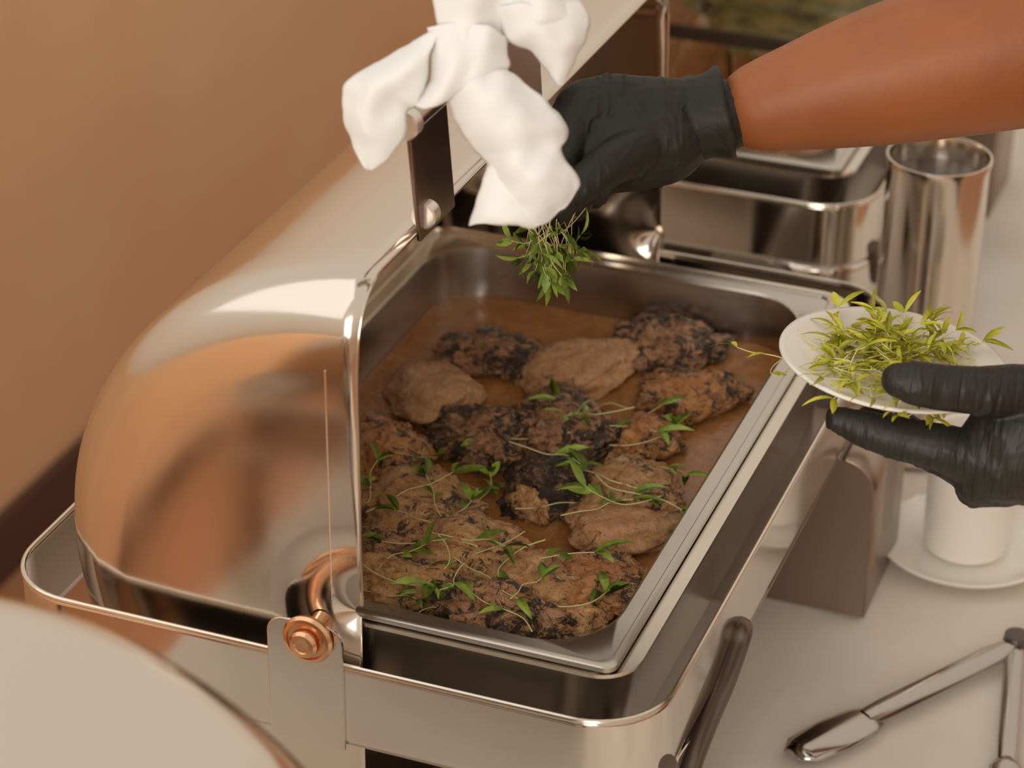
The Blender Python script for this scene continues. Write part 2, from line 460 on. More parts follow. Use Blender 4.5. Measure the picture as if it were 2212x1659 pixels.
# ------------------------------------------------------------------ chicken
CH = [ # px, py, width px, height px, turn deg, kind, lift, label
 (1082, 765, 158, 150, 60, 'char', 3, 'charred chicken piece nearest the far left corner of the pan'),
 (1258, 792, 180, 170, -50, 'pale', 4, 'smooth pale wedge-shaped chicken piece near the far side of the pan'),
 (1452, 738, 225, 120, 5, 'char', 5, 'dark charred chicken piece against the far right corner of the pan'),
 (1500, 846, 225, 100, 22, 'red', 4, 'striped red-brown chicken piece nearest the plate of greens'),
 (940, 842, 190, 130, 0, 'pale', 4, 'pale speckled chicken piece by the left pan wall, behind the reddish one'),
 (1050, 932, 210, 135, 25, 'char', 5, 'charred chicken piece in the middle left of the pan below the pale speckled one'),
 (1225, 925, 215, 160, -10, 'char', 6, 'charred sprig-covered chicken piece just below the smooth pale wedge'),
 (1405, 945, 135, 110, -20, 'red', 3, 'small orange chicken piece with dark tip, below the striped one'),
 (835, 985, 180, 140, -10, 'red', 6, 'reddish chicken piece touching the clear left edge of the lid opening'),
 (890, 1095, 270, 165, -8, 'mottled', 6, 'broad mottled tan chicken piece at the left with curly stems across it'),
 (1195, 1050, 190, 110, -20, 'black', 5, 'blackened chicken piece in the centre of the pan'),
 (1150, 1095, 60, 60, 30, 'mottled', 4, 'small round end of chicken poking out beside the blackened piece'),
 (1362, 1062, 210, 150, -15, 'mottled', 6, 'speckled chicken piece under green leaves at the right side of the pan'),
 (1360, 1140, 250, 95, 12, 'pale', 4, 'smooth orange-tan chicken slice tucked below the leafy one at the right'),
 (830, 1215, 210, 150, 10, 'char', 8, 'dark wrinkled chicken piece at the lower left beside the lid edge'),
 (1000, 1200, 300, 130, -8, 'mottled', 10, 'large tan chicken piece in the lower middle under scattered leaves'),
 (1140, 1255, 220, 130, -30, 'mottled', 8, 'rough golden chicken piece between the large tan one and the round browned one'),
 (1300, 1262, 195, 150, -12, 'red', 6, 'round browned chicken piece with a burnt rim in the near right corner'),
 (880, 1278, 280, 100, -8, 'mottled', 12, 'brown chicken piece with dark underside near the front rim, left'),
 (1070, 1330, 330, 85, -12, 'char', 12, 'long charred chicken piece lying along the front rim of the pan'),
 (1240, 1345, 130, 70, -10, 'mottled', 5, 'small golden chicken piece half sunk at the front right'),
]
tops = []
for i, (u, v, wpx, hpx, turn, kind, lift, lab) in enumerate(CH):
    c = on(u, v + 8, 'z', SZ + lift); d = (c - CL).dot(CR @ Vector((0, 0, -1)))
    k = FPX / d; a = wpx / k / 2 * 1.10; b = hpx / (k * .52) / 2 * 1.05; hgt = 12 + lift * .7
    if abs(turn) > 25:
        a, b = b * .9, a * 1.05
        turn = turn - (90 if turn > 0 else -90)
    bm = bmesh.new(); bmesh.ops.create_icosphere(bm, subdivisions=5, radius=1)
    sd = i * 13.7
    for vt in bm.verts:
        q = vt.co.copy(); r = 1.0
        rough = {'pale': .35, 'mottled': .8, 'char': 1.1, 'red': 1.0, 'black': 1.1}[kind]
        r += .26 * noise.noise(q * 1.7 + Vector((sd, 0, 0))) + .12 * rough * noise.noise(q * 3.1 + Vector((0, sd, 0)))
        r += .085 * rough * noise.noise(q * 7 + Vector((0, 0, sd))) + .075 * rough * noise.noise(q * 15 + Vector((sd, sd, 0))) + .07 * rough * noise.noise(q * 29 + Vector((sd, 0, sd)))
        fl = abs(noise.noise(Vector((q.x * 1.2 + sd, q.y * 5.5, q.z))))       # muscle folds
        r -= .10 * rough * max(0, .25 - fl) / .25
        q *= r
        # taper one end so it reads as a thigh or a breast fillet
        tp = 1 - .28 * q.x
        vt.co = Vector((q.x * a, q.y * b * tp, (q.z if q.z > 0 else q.z * .45) * hgt * (1 - .18 * q.x)))
    o = obj('chicken_piece', bm, MEAT[kind], angle=0)
    o.location = c * S; o.rotation_euler = (radians(random.uniform(-5, 5)), radians(random.uniform(-5, 5)), radians(21 + turn))
    tag(o, lab, 'chicken', 'grilled chicken pieces in the sauce')
    tops.append(o)

# ------------------------------------------------------------------ green shoots
def leaf_mesh(name, L, W, m, bend=.35, tw=0.):
    bm = bmesh.new(); rows = []
    for k in range(6):
        t = k / 5; ww = W * (sin(pi * min(1, t * .96 + .03)) ** .8) * .5 * (1.1 - .35 * t) + .12
        z = bend * L * (t - t * t) * 1.4 - bend * L * .5 * t * t
        rows.append([(L * t, -ww, z + .22 * ww), (L * t, 0, z - .1), (L * t, ww, z + .22 * ww * (1 + tw))])
    loops(bm, rows, close=False)
    bmesh.ops.solidify(bm, geom=bm.faces[:], thickness=.22)
    me = mesh_of(bm, name); me.polygons.foreach_set('use_smooth', [True] * len(me.polygons)); me.materials.append(m); return me
def stem_mesh(name, pts, m, r=.55):
    bm = bmesh.new(); cp = catmull([Vector(p) for p in pts], 5)
    n = len(cp); tube(bm, cp, [r * (1 - .4 * i / n) for i in range(n)], 6)
    me = mesh_of(bm, name); me.polygons.foreach_set('use_smooth', [True] * len(me.polygons)); me.materials.append(m); return me, cp
def sprig_protos(ML, MS, size, thin=1.0):
    out = []
    rnd = random.Random(3)
    leaves = [leaf_mesh('leaf', L * size, W * size * thin, ML, b, t) for L, W, b, t in ((15, 5.2, .25, 0), (11, 4.0, .5, .6), (19, 4.6, .3, -.5), (8, 4.2, .2, .2), (13, 6.4, .1, .3))]
    for s in range(6):
        L = rnd.uniform(32, 55) * size; pts = [Vector((0, 0, 0))]; a = 0
        for k in range(4):
            a += rnd.uniform(-.65, .65); pts.append(pts[-1] + Vector((cos(a), sin(a), rnd.uniform(-.10, .22))) * L / 4)
        sm, cp = stem_mesh('stem', [p - pts[2] for p in pts], MS, .46 * size)
        lv = []
        for k in range(rnd.choice((3, 4, 4, 5))):
            i = len(cp) - 1 if k < 2 else rnd.randrange(len(cp) // 2, len(cp) - 1)
            t = (cp[i] - cp[max(0, i - 1)]).normalized() if i else Vector((1, 0, 0))
            an = atan2(t.y, t.x) + (k % 2 * 2 - 1) * rnd.uniform(.35, 1.0)
            lv.append((rnd.choice(leaves), cp[i] * S, (rnd.uniform(-.6, .6), rnd.uniform(-.5, .15), an)))
        out.append((sm, lv))
    return out
PROTO_D = sprig_protos(M_LEAF_D, M_STEM_D, 1.2)
PROTO_L = sprig_protos(M_LEAF_L, M_STEM_L, .84, .74)
def sprig(proto, loc, rot, label, group, sc=1.0):
    sm, lv = proto
    o = bpy.data.objects.new('green_shoot', None); o.empty_display_size = .005; col.objects.link(o)
    o.location = Vector(loc) * S; o.rotation_euler = rot; o.scale = (sc, sc, sc)
    tag(o, label, 'greens', group)
    s = bpy.data.objects.new('stem', sm); col.objects.link(s); s.parent = o
    for me, l, r in lv:
        q = bpy.data.objects.new('leaf', me); col.objects.link(q); q.parent = o; q.location = l; q.rotation_euler = r
    return o
bpy.context.view_layer.update()
dg = bpy.context.evaluated_depsgraph_get()
trees = []
for o in tops:
    mw = o.matrix_world
    trees.append(BVHTree.FromPolygons([mw @ v.co for v in o.data.vertices], [p.vertices[:] for p in o.data.polygons]))
def top_at(x, y):
    z = SZ
    for t in trees:
        h = t.ray_cast(Vector((x * S, y * S, .2)), Vector((0, 0, -1)))
        if h[0] is not None: z = max(z, h[0].z / S)
    return z
SPR = [ # px, py, turn deg, proto, scale, where
 (1320, 870, 10, 0, 1.2, 'trailing from the smooth pale chicken towards the small orange piece'),
 (1330, 925, -30, 2, 1.1, 'on the right half of the charred sprig-covered chicken'),
 (1280, 900, 160, 3, 1.1, 'crossing the charred chicken below the pale wedge'),
 (1400, 960, -45, 1, 1.0, 'hanging off the small orange chicken piece'),
 (1180, 990, 0, 4, 1.1, 'bright green tuft just above the blackened chicken'),
 (1130, 985, 175, 5, 1.0, 'between the charred middle-left piece and the blackened one'),
 (1000, 1020, -20, 0, .9, 'on the lower edge of the charred middle-left chicken'),
 (875, 970, 5, 3, .8, 'on top of the reddish chicken at the left'),
 (800, 1050, 80, 2, 1.0, 'by the lid edge above the broad mottled chicken'),
 (940, 1090, 100, 5, 1.0, 'upright across the middle of the broad mottled chicken'),
 (960, 1110, -40, 1, 1.0, 'at the lower right of the broad mottled chicken'),
 (1320, 1040, 150, 0, 1.2, 'upper one of the leafy clump on the speckled right-hand chicken'),
 (1370, 1065, -35, 2, 1.25, 'longest-leaved one of the clump on the speckled right-hand chicken'),
 (1290, 1100, 60, 4, 1.0, 'lower left one of the clump on the speckled right-hand chicken'),
 (1210, 1110, 10, 5, 1.0, 'pale thin stem under the blackened chicken'),
 (930, 1165, 175, 2, 1.1, 'at the left on the large tan chicken'),
 (1010, 1160, 15, 4, 1.0, 'on the upper edge of the large tan chicken'),
 (970, 1210, -95, 3, 1.1, 'vertical one on the large tan chicken'),
 (820, 1240, -95, 1, 1.1, 'thin pale one down the dark wrinkled chicken'),
 (980, 1270, -70, 4, 1.0, 'below the large tan chicken on the brown front-left piece'),
 (1100, 1205, 170, 1, 1.0, 'right of the large tan chicken'),
 (1180, 1210, -15, 2, 1.1, 'reaching from the golden chicken to the round browned one'),
 (1130, 1270, 60, 0, .9, 'on the golden chicken next to the dark hollow'),
 (1055, 1260, -60, 5, 1.0, 'between the brown front-left and golden pieces'),
 (1225, 1310, -55, 1, 1.1, 'thin stalk lying over the round browned chicken towards the front'),
 (935, 1290, 35, 3, .8, 'on the front edge of the brown front-left chicken'),
 (840, 1262, 10, 4, .8, 'at the front left corner by the lid edge'),
 (1405, 1235, 60, 3, .8, 'at the right pan wall above the round browned chicken'),
 (880, 1060, 20, 5, 1.0, 'along the upper side of the broad mottled chicken'),
 (1250, 880, -80, 4, .8, 'short and dark, at the foot of the smooth pale chicken'),
 (1355, 905, 35, 5, 1.0, 'curling between the charred chicken and the small orange piece'),
 (1440, 1010, -60, 2, .8, 'at the right end of the speckled right-hand chicken, near the pan wall'),
 (1345, 1085, 175, 3, 1.0, 'middle one of the leafy clump on the speckled right-hand chicken'),
 (900, 1130, 150, 0, .9, 'on the near edge of the broad mottled chicken'),
 (1060, 1180, -150, 5, .9, 'on the right end of the large tan chicken'),
 (1090, 1300, 140, 2, .9, 'on the long charred front chicken, centre'),
 (850, 1200, 40, 3, .8, 'dark-leaved, on top of the dark wrinkled chicken'),
 (1040, 1060, -10, 1, .9, 'on bare sauce left of the blackened chicken'),
]
for (u, v, t, p, sc, where) in SPR:
    q = on(u, v, 'z', SZ + 15); z = top_at(q.x, q.y)
    q = on(u, v, 'z', z + 3); z = top_at(q.x, q.y)
    sprig(PROTO_D[p], (q.x, q.y, z + 2.6), (random.uniform(-.2, .2), random.uniform(-.2, .2), radians(21 + t)), 'thin-stemmed green shoot ' + where, 'green shoots scattered on the chicken', sc)

# ------------------------------------------------------------------ napkin tied on the handle
ND = 1368.0
def patch(bm, rows, seed, amp=2.0, sub=7, folds=0.):
    g = []
    for r in rows: g.append(catmull([Vector((a[0], a[1], (a[2] if len(a) > 2 else 0))) for a in r], sub))
    cols = list(zip(*g)); cols = [catmull(list(c), sub) for c in cols]
    g = list(zip(*cols)); ny_, nx_ = len(g), len(g[0]); out = []
    for j, row in enumerate(g):
        line = []
        for i, p in enumerate(row):
            ex = 5 * noise.noise(Vector((p.x * .03, p.y * .03, seed + 20))); ey = 5 * noise.noise(Vector((p.x * .03, p.y * .03, seed + 40)))
            q = P(p.x + ex, p.y + ey, ND + p.z * .6)
            dd = amp * (.35 - abs(noise.noise(Vector((p.x * .011 + p.y * .006, p.y * .009 - p.x * .004, seed))))) * 1.7 + folds * sin(9 * i / nx_ + 2.5 * noise.noise(Vector((p.x * .01, p.y * .01, seed + 3))))
            line.append(q + (CR @ Vector((0, 0, 1))) * dd + Vector((0, 0, .5 * noise.noise(Vector((p.x * .05, p.y * .05, seed))))))
        out.append(line)
    loops(bm, out, close=False)
bm = bmesh.new()
patch(bm, [[(930, -90, 10), (1010, -90, -18), (1090, -90, 0), (1170, -90, -22), (1240, -90, 10)],
           [(935, 0, 10), (1015, 0, -20), (1090, 0, -4), (1170, 0, -20), (1252, 0, 10)],
           [(945, 55, 6), (1010, 70, -22), (1085, 70, -2), (1170, 55, -14), (1266, 45, 10)],
           [(955, 90, 14), (1020, 118, -10), (1090, 90, 10), (1130, 80, 10), (1200, 90, 14)]], 1, 3, folds=3)
patch(bm, [[(1070, 15, 0), (1150, 5, -20), (1258, 5, 6)], [(1094, 84, 6), (1180, 55, -18), (1273, 40, 10)], [(1150, 112, 8), (1205, 100, -12), (1264, 85, 12)],
           [(1184, 160, 12), (1214, 150, -2), (1242, 130, 14)], [(1206, 183, 14), (1211, 187, 12), (1216, 181, 14)]], 2, 2.4, folds=1.5)
patch(bm, [[(925, 60, 0), (1000, 50, -14), (1060, 60, -16), (1090, 82, 4)], [(930, 112, 0), (980, 112, -24), (1040, 108, -24), (1097, 118, 4)],
           [(928, 180, 4), (962, 178, -26), (1020, 168, -26), (1094, 152, 2)], [(886, 226, 2), (930, 234, -20), (975, 208, -18), (1020, 182, -4)]], 3, 2.2, folds=2)
patch(bm, [[(950, 60, -6), (938, 92, -14), (926, 118, -2)], [(892, 92, 4), (905, 135, -22), (918, 180, 0)], [(822, 132, 6), (850, 178, -26), (900, 226, -4)], [(758, 170, 8), (812, 205, -24), (882, 238, 2)],
           [(742, 205, 12), (796, 255, -16), (876, 288, 6)], [(746, 262, 14), (790, 298, -8), (850, 334, 8)], [(770, 328, 14), (794, 340, 4), (820, 354, 12)], [(792, 366, 14), (797, 371, 14), (802, 367, 14)]], 4, 2.6, folds=1.5)
patch(bm, [[(966, 205, -4), (1040, 162, -28), (1095, 150, -2)], [(975, 242, -2), (1072, 218, -34), (1168, 208, 2)], [(1000, 292, 0), (1105, 285, -34), (1216, 262, 6)],
           [(1040, 338, 2), (1130, 325, -26), (1227, 293, 10)], [(1056, 356, 4), (1140, 368, -30), (1213, 328, 0)], [(1084, 420, 4), (1165, 415, -26), (1250, 386, 8)],
           [(1118, 462, 4), (1175, 450, -14), (1250, 412, 10)], [(1150, 494, 6), (1180, 478, 2), (1215, 452, 8)]], 5, 2.6, folds=2)
patch(bm, [[(1054, 348, 8), (1105, 345, -2), (1170, 360, 8)], [(1036, 415, 8), (1090, 418, -12), (1160, 430, 6)], [(1020, 462, 8), (1090, 470, -14), (1165, 480, 4)], [(1013, 487, 10), (1085, 484, -8), (1154, 495, 6)]], 6, 2.2, folds=2)
nap = obj('napkin', bm, M_NAP, angle=0, solid=1.0)
tag(nap, 'crumpled white cloth napkin knotted around the open lid handle', 'napkin')

# ------------------------------------------------------------------ plate with shoots
PC = on(1925, 800, 'z', 120)
PR = 68.0
tilt = Matrix.Rotation(radians(4), 4, 'Y') @ Matrix.Rotation(radians(-3), 4, 'X')
bm = bmesh.new()
lathe(bm, [(0, 0), (PR * .45, 0), (PR * .5, -1.2), (PR * .56, -1.2), (PR * .6, 1), (PR * .85, 4.5), (PR, 7), (PR + .6, 8), (PR, 9.2), (PR - 3, 8.6), (PR * .78, 5), (PR * .62, 3.6), (PR * .3, 3.2), (0, 3.2)], n=72)
plate = obj('plate', bm, M_WHITE, angle=0)
plate.matrix_world = Matrix.Translation(PC * S) @ tilt
tag(plate, 'small round white plate heaped with green shoots, held in the gloved hand', 'plate')
lab = 'thin yellow-green shoot with narrow leaves in the heap on the white plate'
rnd = random.Random(11)
for i in range(110):
    r = PR * .66 * sqrt(rnd.random()); a = rnd.uniform(0, 2 * pi)
    if i < 16: r = PR * rnd.uniform(.5, .7)
    x, y = r * cos(a) + 2, r * sin(a) - 1
    h = 6 + max(0, 1 - r / (PR * .8)) * rnd.uniform(1, 11)
    q = PC + tilt.to_3x3() @ Vector((x, y, h))
    sprig(PROTO_L[i % 6], q, (rnd.uniform(-.35, .35), rnd.uniform(-.35, .15), rnd.uniform(0, 6.28)), lab, 'green shoots heaped on the white plate', rnd.uniform(.95, 1.3))
sprig(PROTO_L[2], on(1655, 765, 'z', 128), (.1, .2, 2.9), 'yellow-green shoot sticking out past the left rim of the white plate', 'green shoots hanging over the plate rim', 1.0)
sprig(PROTO_L[1], on(1665, 800, 'z', 126), (.3, .3, 3.9), 'pale stalk hanging below the left rim of the white plate', 'green shoots hanging over the plate rim', .8)

# ------------------------------------------------------------------ person: arms, body, gloves
def skin(name, verts, edges, m, parent=None, sub=2, root=0):
    """verts: (Vector mm, radius mm or (rx, ry))"""
    me = bpy.data.meshes.new(name); me.from_pydata([tuple(v[0] * S) for v in verts], edges, []); me.materials.append(m)
    o = bpy.data.objects.new(name, me); col.objects.link(o)
    mo = o.modifiers.new('skin', 'SKIN'); mo.use_smooth_shade = True; mo.branch_smoothing = .6
    for i, v in enumerate(verts):
        r = v[1] if isinstance(v[1], tuple) else (v[1], v[1])
        sv = me.skin_vertices[0].data[i]; sv.radius = (r[0] * S, r[1] * S); sv.use_root = (i == root)
    s = o.modifiers.new('sub', 'SUBSURF'); s.levels = s.render_levels = sub
    if parent: o.parent = parent
    return o
V = Vector
D1 = 1585.0                                   # the sprinkling hand
wr = P(1545, 250, D1); f1 = P(1680, 222, D1 - 2); f2 = P(1880, 168, D1 - 4); f3 = P(2212, 92, D1 - 10); el = P(2420, 50, D1 - 10)
D2 = 1470.0                                   # the plate hand
w2 = P(2330, 940, D2); a2 = P(2450, 900, D2 + 10); el2 = P(3050, 700, D2 + 40)
sh1 = V((500, 470, 455)); sh2 = V((540, 95, 455)); el2 = V((450, -10, 190))
pel = V((590, 290, -20)); wst = V((590, 290, 120)); chs = V((580, 285, 300)); nk = V((565, 283, 475)); hd0 = V((550, 283, 545)); hd1 = V((548, 283, 620)); hd2 = V((560, 283, 690))
kn1 = V((560, 380, -480)); kn2 = V((570, 200, -480)); an1 = V((590, 390, -880)); an2 = V((590, 190, -880)); ft1 = V((470, 400, FZ + 25)); ft2 = V((470, 180, FZ + 25))
vv = [(pel, (150, 105)), (wst, (140, 100)), (chs, (165, 110)), (nk, 55), (hd0, 62), (hd1, (80, 92)), (hd2, 62),
      (sh1, 62), (el, 60), (f3, 58), (f2, 48), (f1, 33), (wr, 25),
      (sh2, 58), (el2, 44), ((el2 + w2) / 2 + V((0, 0, 4)), 38), (w2, 25),
      (kn1, 62), (an1, 42), (ft1, 36), (kn2, 62), (an2, 42), (ft2, 36)]
ee = [(0, 1), (1, 2), (2, 3), (3, 4), (4, 5), (5, 6), (2, 7), (7, 8), (8, 9), (9, 10), (10, 11), (11, 12), (2, 13), (13, 14), (14, 15), (15, 16),
      (0, 17), (17, 18), (18, 19), (0, 20), (20, 21), (21, 22)]
body = skin('person', vv, ee, M_SKIN)
tag(body, 'black-gloved person reaching a bare forearm over the pan, plate in the other hand', 'person')
# jacket, trousers, hair and face (all to the right of the frame)
jk = skin('jacket', [(pel + V((0, 0, -60)), (172, 125)), (wst, (160, 118)), (chs, (182, 126)), (chs + V((0, 0, 110)), (110, 90)), (sh1, 68), ((sh1 * .35 + el * .65), 58), (sh2, 68), ((sh2 * .3 + el2 * .7), 56)],
          [(0, 1), (1, 2), (2, 3), (3, 4), (4, 5), (3, 6), (6, 7)], M_JACKET, body)
tr = skin('trousers', [(pel + V((0, 0, -20)), (160, 115)), (kn1, 74), (an1 + V((0, 0, 40)), 58), (kn2, 74), (an2 + V((0, 0, 40)), 58)], [(0, 1), (1, 2), (0, 3), (3, 4)], M_TROUSER, body)
for f in (ft1, ft2):
    bm = bmesh.new(); bmesh.ops.create_icosphere(bm, subdivisions=3, radius=1)
    for q in bm.verts: q.co = V((q.co.x * 125, q.co.y * 48, max(q.co.z, -.55) * 46)) + f + V((60, 0, 2))
    obj('shoe', bm, M_HAIR, body)
bm = bmesh.new(); bmesh.ops.create_icosphere(bm, subdivisions=4, radius=1)
for q in bm.verts:
    s = q.co.copy(); q.co = V((s.x * 104 + 14, s.y * 88, s.z * 92 + 20)) + hd1 + V((8, 0, 22))
    if s.x < -.25 and s.z < .45: q.co += V((60, 0, 10))
obj('hair', bm, M_HAIR, body, angle=0)
for s in (-1, 1):
    bm = bmesh.new(); bmesh.ops.create_icosphere(bm, subdivisions=2, radius=12); bmesh.ops.translate(bm, verts=bm.verts, vec=hd1 + V((-82, s * 30, 8))); obj('eye', bm, M_EYE, body)
    bm = bmesh.new(); bmesh.ops.create_icosphere(bm, subdivisions=2, radius=1)
    for q in bm.verts: q.co = V((q.co.x * 17, q.co.y * 9, q.co.z * 30)) + hd1 + V((5, s * 92, -5))
    obj('ear', bm, M_SKIN, body)
bm = bmesh.new(); bmesh.ops.create_cone(bm, cap_ends=True, segments=12, radius1=16, radius2=5, depth=44); bmesh.ops.rotate(bm, verts=bm.verts, matrix=Matrix.Rotation(radians(-18), 3, 'Y')); bmesh.ops.translate(bm, verts=bm.verts, vec=hd1 + V((-96, 0, -14)))
obj('nose', bm, M_SKIN, body, sub=1)
bm = bmesh.new(); tube(bm, [hd1 + V((-84, -22, -50)), hd1 + V((-90, 0, -48)), hd1 + V((-84, 22, -50))], [3, 5, 3]); obj('mouth', bm, M_LIP, body)

# glove of the sprinkling hand: cuff, back of the hand, five bent fingers pinching the shoots
def rel(L): return [(P(u, v, d), r) for u, v, d, r in L]
def capsule(bm, p, r, q, t, n=16):
    ax = (q - p).normalized(); up = ax.orthogonal().normalized(); sd_ = ax.cross(up); rings = []
    for k in range(1, 6):
        a = pi / 2 * k / 5; rings.append((p - ax * r * cos(a), r * sin(a)))
    for k in range(0, 5):
        a = pi / 2 * k / 5; rings.append((q + ax * t * sin(a), t * cos(a)))
    loops(bm, [[c + (up * cos(2 * pi * j / n) + sd_ * sin(2 * pi * j / n)) * rr for j in range(n)] for c, rr in rings], True, True)
def glove(name, chains, m, parent, label, wrinkle, seed):
    """chains of (px, py, depth, radius) joints; fused into one skin"""
    bm = bmesh.new()
    for ch in chains:
        pts = [(P(u, v, d), r) for u, v, d, r in ch]
        for (a, ra), (b, rb) in zip(pts, pts[1:]): capsule(bm, a, ra, b, rb)
    t = obj(name, bm, m, angle=0)
    mo = t.modifiers.new('r', 'REMESH'); mo.mode = 'VOXEL'; mo.voxel_size = .0012
    mo = t.modifiers.new('s', 'SMOOTH'); mo.iterations = 7; mo.factor = .5
    bpy.context.view_layer.update()
    me = bpy.data.meshes.new_from_object(t.evaluated_get(bpy.context.evaluated_depsgraph_get()))
    bpy.data.objects.remove(t)
    nr = [v.normal.copy() for v in me.vertices]; co = [v.co.copy() for v in me.vertices]; flat = []
    for c, nn in zip(co, nr):
        q = CR.transposed() @ (c / S)
        a = noise.noise(V((q.x * .16, q.y * .05, q.z * .05 + seed))); b = noise.noise(V((q.x * .05 + 9, q.y * .06, q.z * .06 + seed)))
        flat.extend(c + nn * S * (wrinkle * max(0, .22 - abs(a)) / .22 * max(0, .2 + b * 1.6) + .5 * b))
    me.vertices.foreach_set('co', flat); me.update()
    me.name = name
    me.polygons.foreach_set('use_smooth', [True] * len(me.polygons))
    o = bpy.data.objects.new(name, me); col.objects.link(o); o.parent = parent; o['label'] = label
    return o
d = D1
glove('glove', [
    [(1560, 250, d, 23), (1500, 252, d, 24.5), (1430, 262, d, 28), (1360, 270, d, 30)],
    [(1430, 300, d - 4, 29), (1350, 320, d - 8, 28), (1290, 335, d - 8, 25)],
    [(1430, 235, d, 20), (1330, 235, d - 4, 22), (1270, 245, d - 6, 22), (1240, 290, d - 10, 20)],
    [(1290, 335, d - 14, 20), (1270, 385, d - 14, 16)],
    [(1235, 290, d - 22, 13), (1205, 360, d - 34, 11), (1190, 425, d - 38, 9.5), (1186, 462, d - 36, 8)],
    [(1250, 320, d - 4, 13), (1225, 395, d - 12, 11), (1212, 450, d - 18, 9), (1205, 476, d - 20, 8)],
    [(1290, 340, d + 12, 12), (1262, 400, d + 8, 10.5), (1246, 448, d, 9)],
    [(1330, 350, d + 22, 11.5), (1302, 398, d + 20, 9.5), (1284, 424, d + 14, 8)],
    [(1380, 320, d - 26, 15), (1310, 360, d - 42, 13.5), (1245, 410, d - 48, 11), (1205, 452, d - 44, 9)]],
    M_GLOVE, body, 'black glove on the hand pinching shoots above the pan', 1.1, 2)
def cuff(c, ax, r, wd, n=56, seed=0):
    """open rolled glove cuff around a wrist"""
    ax = ax.normalized(); up = (V((0, 0, 1)) - ax * ax.z).normalized(); s = ax.cross(up); rings = []
    for t, k in ((-wd, .98), (-wd * .5, 1.03), (-wd * .1, 1.0), (wd * .35, 1.06), (wd * .6, 1.13), (wd * .75, 1.12), (wd * .7, 1.02), (wd * .3, .96)):
        rings.append([c + ax * (t + 2.5 * noise.noise(V((cos(2 * pi * j / n) * 2, sin(2 * pi * j / n) * 2, seed)))) +
                      (up * cos(2 * pi * j / n) * r[0] + s * sin(2 * pi * j / n) * r[1]) * (k + .07 * noise.noise(V((cos(2 * pi * j / n) * 3, sin(2 * pi * j / n) * 3, t * .1 + seed)))) for j in range(n)])
    bm = bmesh.new(); loops(bm, rings); return bm
o = obj('glove_cuff', cuff(P(1530, 250, D1), f1 - wr, (25, 27), 16), M_GLOVE, body, angle=0, solid=1); o['label'] = 'rolled black cuff at the wrist'
# glove of the plate hand: thumb over the rim, four fingers spread under the plate
d = D2
glove('glove', [
    [(2360, 940, d + 5, 27), (2280, 945, d + 5, 33), (2220, 960, d + 3, 36), (2180, 985, d + 2, 28)],
    [(2260, 860, d - 4, 22), (2200, 905, d, 24), (2150, 985, d + 4, 26), (2120, 1030, d + 8, 17)],
    [(2250, 1000, d + 8, 27), (2170, 1035, d + 12, 17), (2110, 1050, d + 16, 13)],
    [(2270, 865, d - 6, 22), (2190, 846, d - 16, 16.5), (2110, 843, d - 24, 14), (2040, 838, d - 28, 13.5), (1975, 828, d - 30, 13), (1942, 822, d - 30, 10.5)],
    [(2130, 1000, d + 2, 17), (2040, 968, d - 2, 14.5), (1940, 948, d + 2, 12.5), (1862, 925, d + 6, 11), (1815, 908, d + 8, 8)],
    [(2130, 1020, d + 18, 15), (2060, 995, d + 24, 13), (1990, 965, d + 36, 11.5), (1925, 930, d + 46, 10.5), (1880, 905, d + 50, 8.5)],
    [(2140, 1035, d + 30, 14), (2060, 995, d + 52, 11), (1990, 945, d + 66, 9.5), (1950, 915, d + 70, 8)],
    [(2160, 1040, d + 30, 13), (2110, 1005, d + 60, 9.5), (2070, 960, d + 76, 8)]],
    M_GLOVE2, body, 'wrinkled black glove holding the plate, thumb on its rim', 1.5, 6)
obj('glove_cuff', cuff(P(2345, 938, D2 + 6), a2 - w2, (27, 29), 18, seed=5), M_GLOVE2, body, angle=0, solid=1)
# shoots falling from the fingers
lab = 'green shoot in the bunch pinched between the gloved fingers above the pan'
for i in range(30):
    q = P(1190 + rnd.uniform(-48, 48), 505 + rnd.uniform(-32, 42), D1 - 34 + rnd.uniform(-14, 10))
    sprig(PROTO_D[i % 6], q, (rnd.uniform(-.6, .6), radians(rnd.uniform(50, 120)), rnd.uniform(0, 6.28)), lab, 'green shoots pinched in the gloved fingers', rnd.uniform(.6, .85))

# ------------------------------------------------------------------ neighbours in the row
far, far_lid = chafer(-58, 733, 'blurred chafing dish with leafy food at the back, beyond the forearm', 0, handle=False)
food_pan(-58, 733, 'blurred food pan of leafy greens in the far chafing dish')
bm = bmesh.new(); rings = []
for s in [k / 30 for k in range(30, 0, -1)]:
    rings.append([ctr + V((-58, 733, 0)) + (p - ctr) * s for p in full])
for r in rings:
    for p in r: p.z = (-52 if p.y < 1005 else -22) + (p.y > 1005) * 14 * noise.noise(V((p.x * .02, p.y * .02, 0))) + (1 if p.y < 1005 else 9) * noise.noise(V((p.x * .06, p.y * .06, 9)))
loops(bm, rings, cap1=True)
M_SALAD = mat('brown_green_food', (.2, .16, .05), .4)
link(M_SALAD, ramp(M_SALAD, noise_node(M_SALAD, 30, 5, .7), [(.35, (.06, .045, .02)), (.5, (.20, .16, .04)), (.7, (.36, .20, .09))]), 'Base Color')
lf = obj('leafy_food', bm, M_SALAD); lf.data.materials.append(M_SAUCE)
for p in lf.data.polygons: p.material_index = int(p.center.y < 1.005)
tag(lf, 'blurred brown and green food filling the far pan', 'food', kind='stuff')
bm = bmesh.new(); box(bm, -58 - 330, 1000, -12, -58 + 6, 1008, -.5)
tag(obj('divider_bar', bm, M_DARK, smooth=False), 'dark bar laid across the far food pan, in front of the greens', 'bar')
chafer(-20, -868, 'closed roll-top chafing dish in the near left foreground, only its rounded lid in view', 90, handle=True)

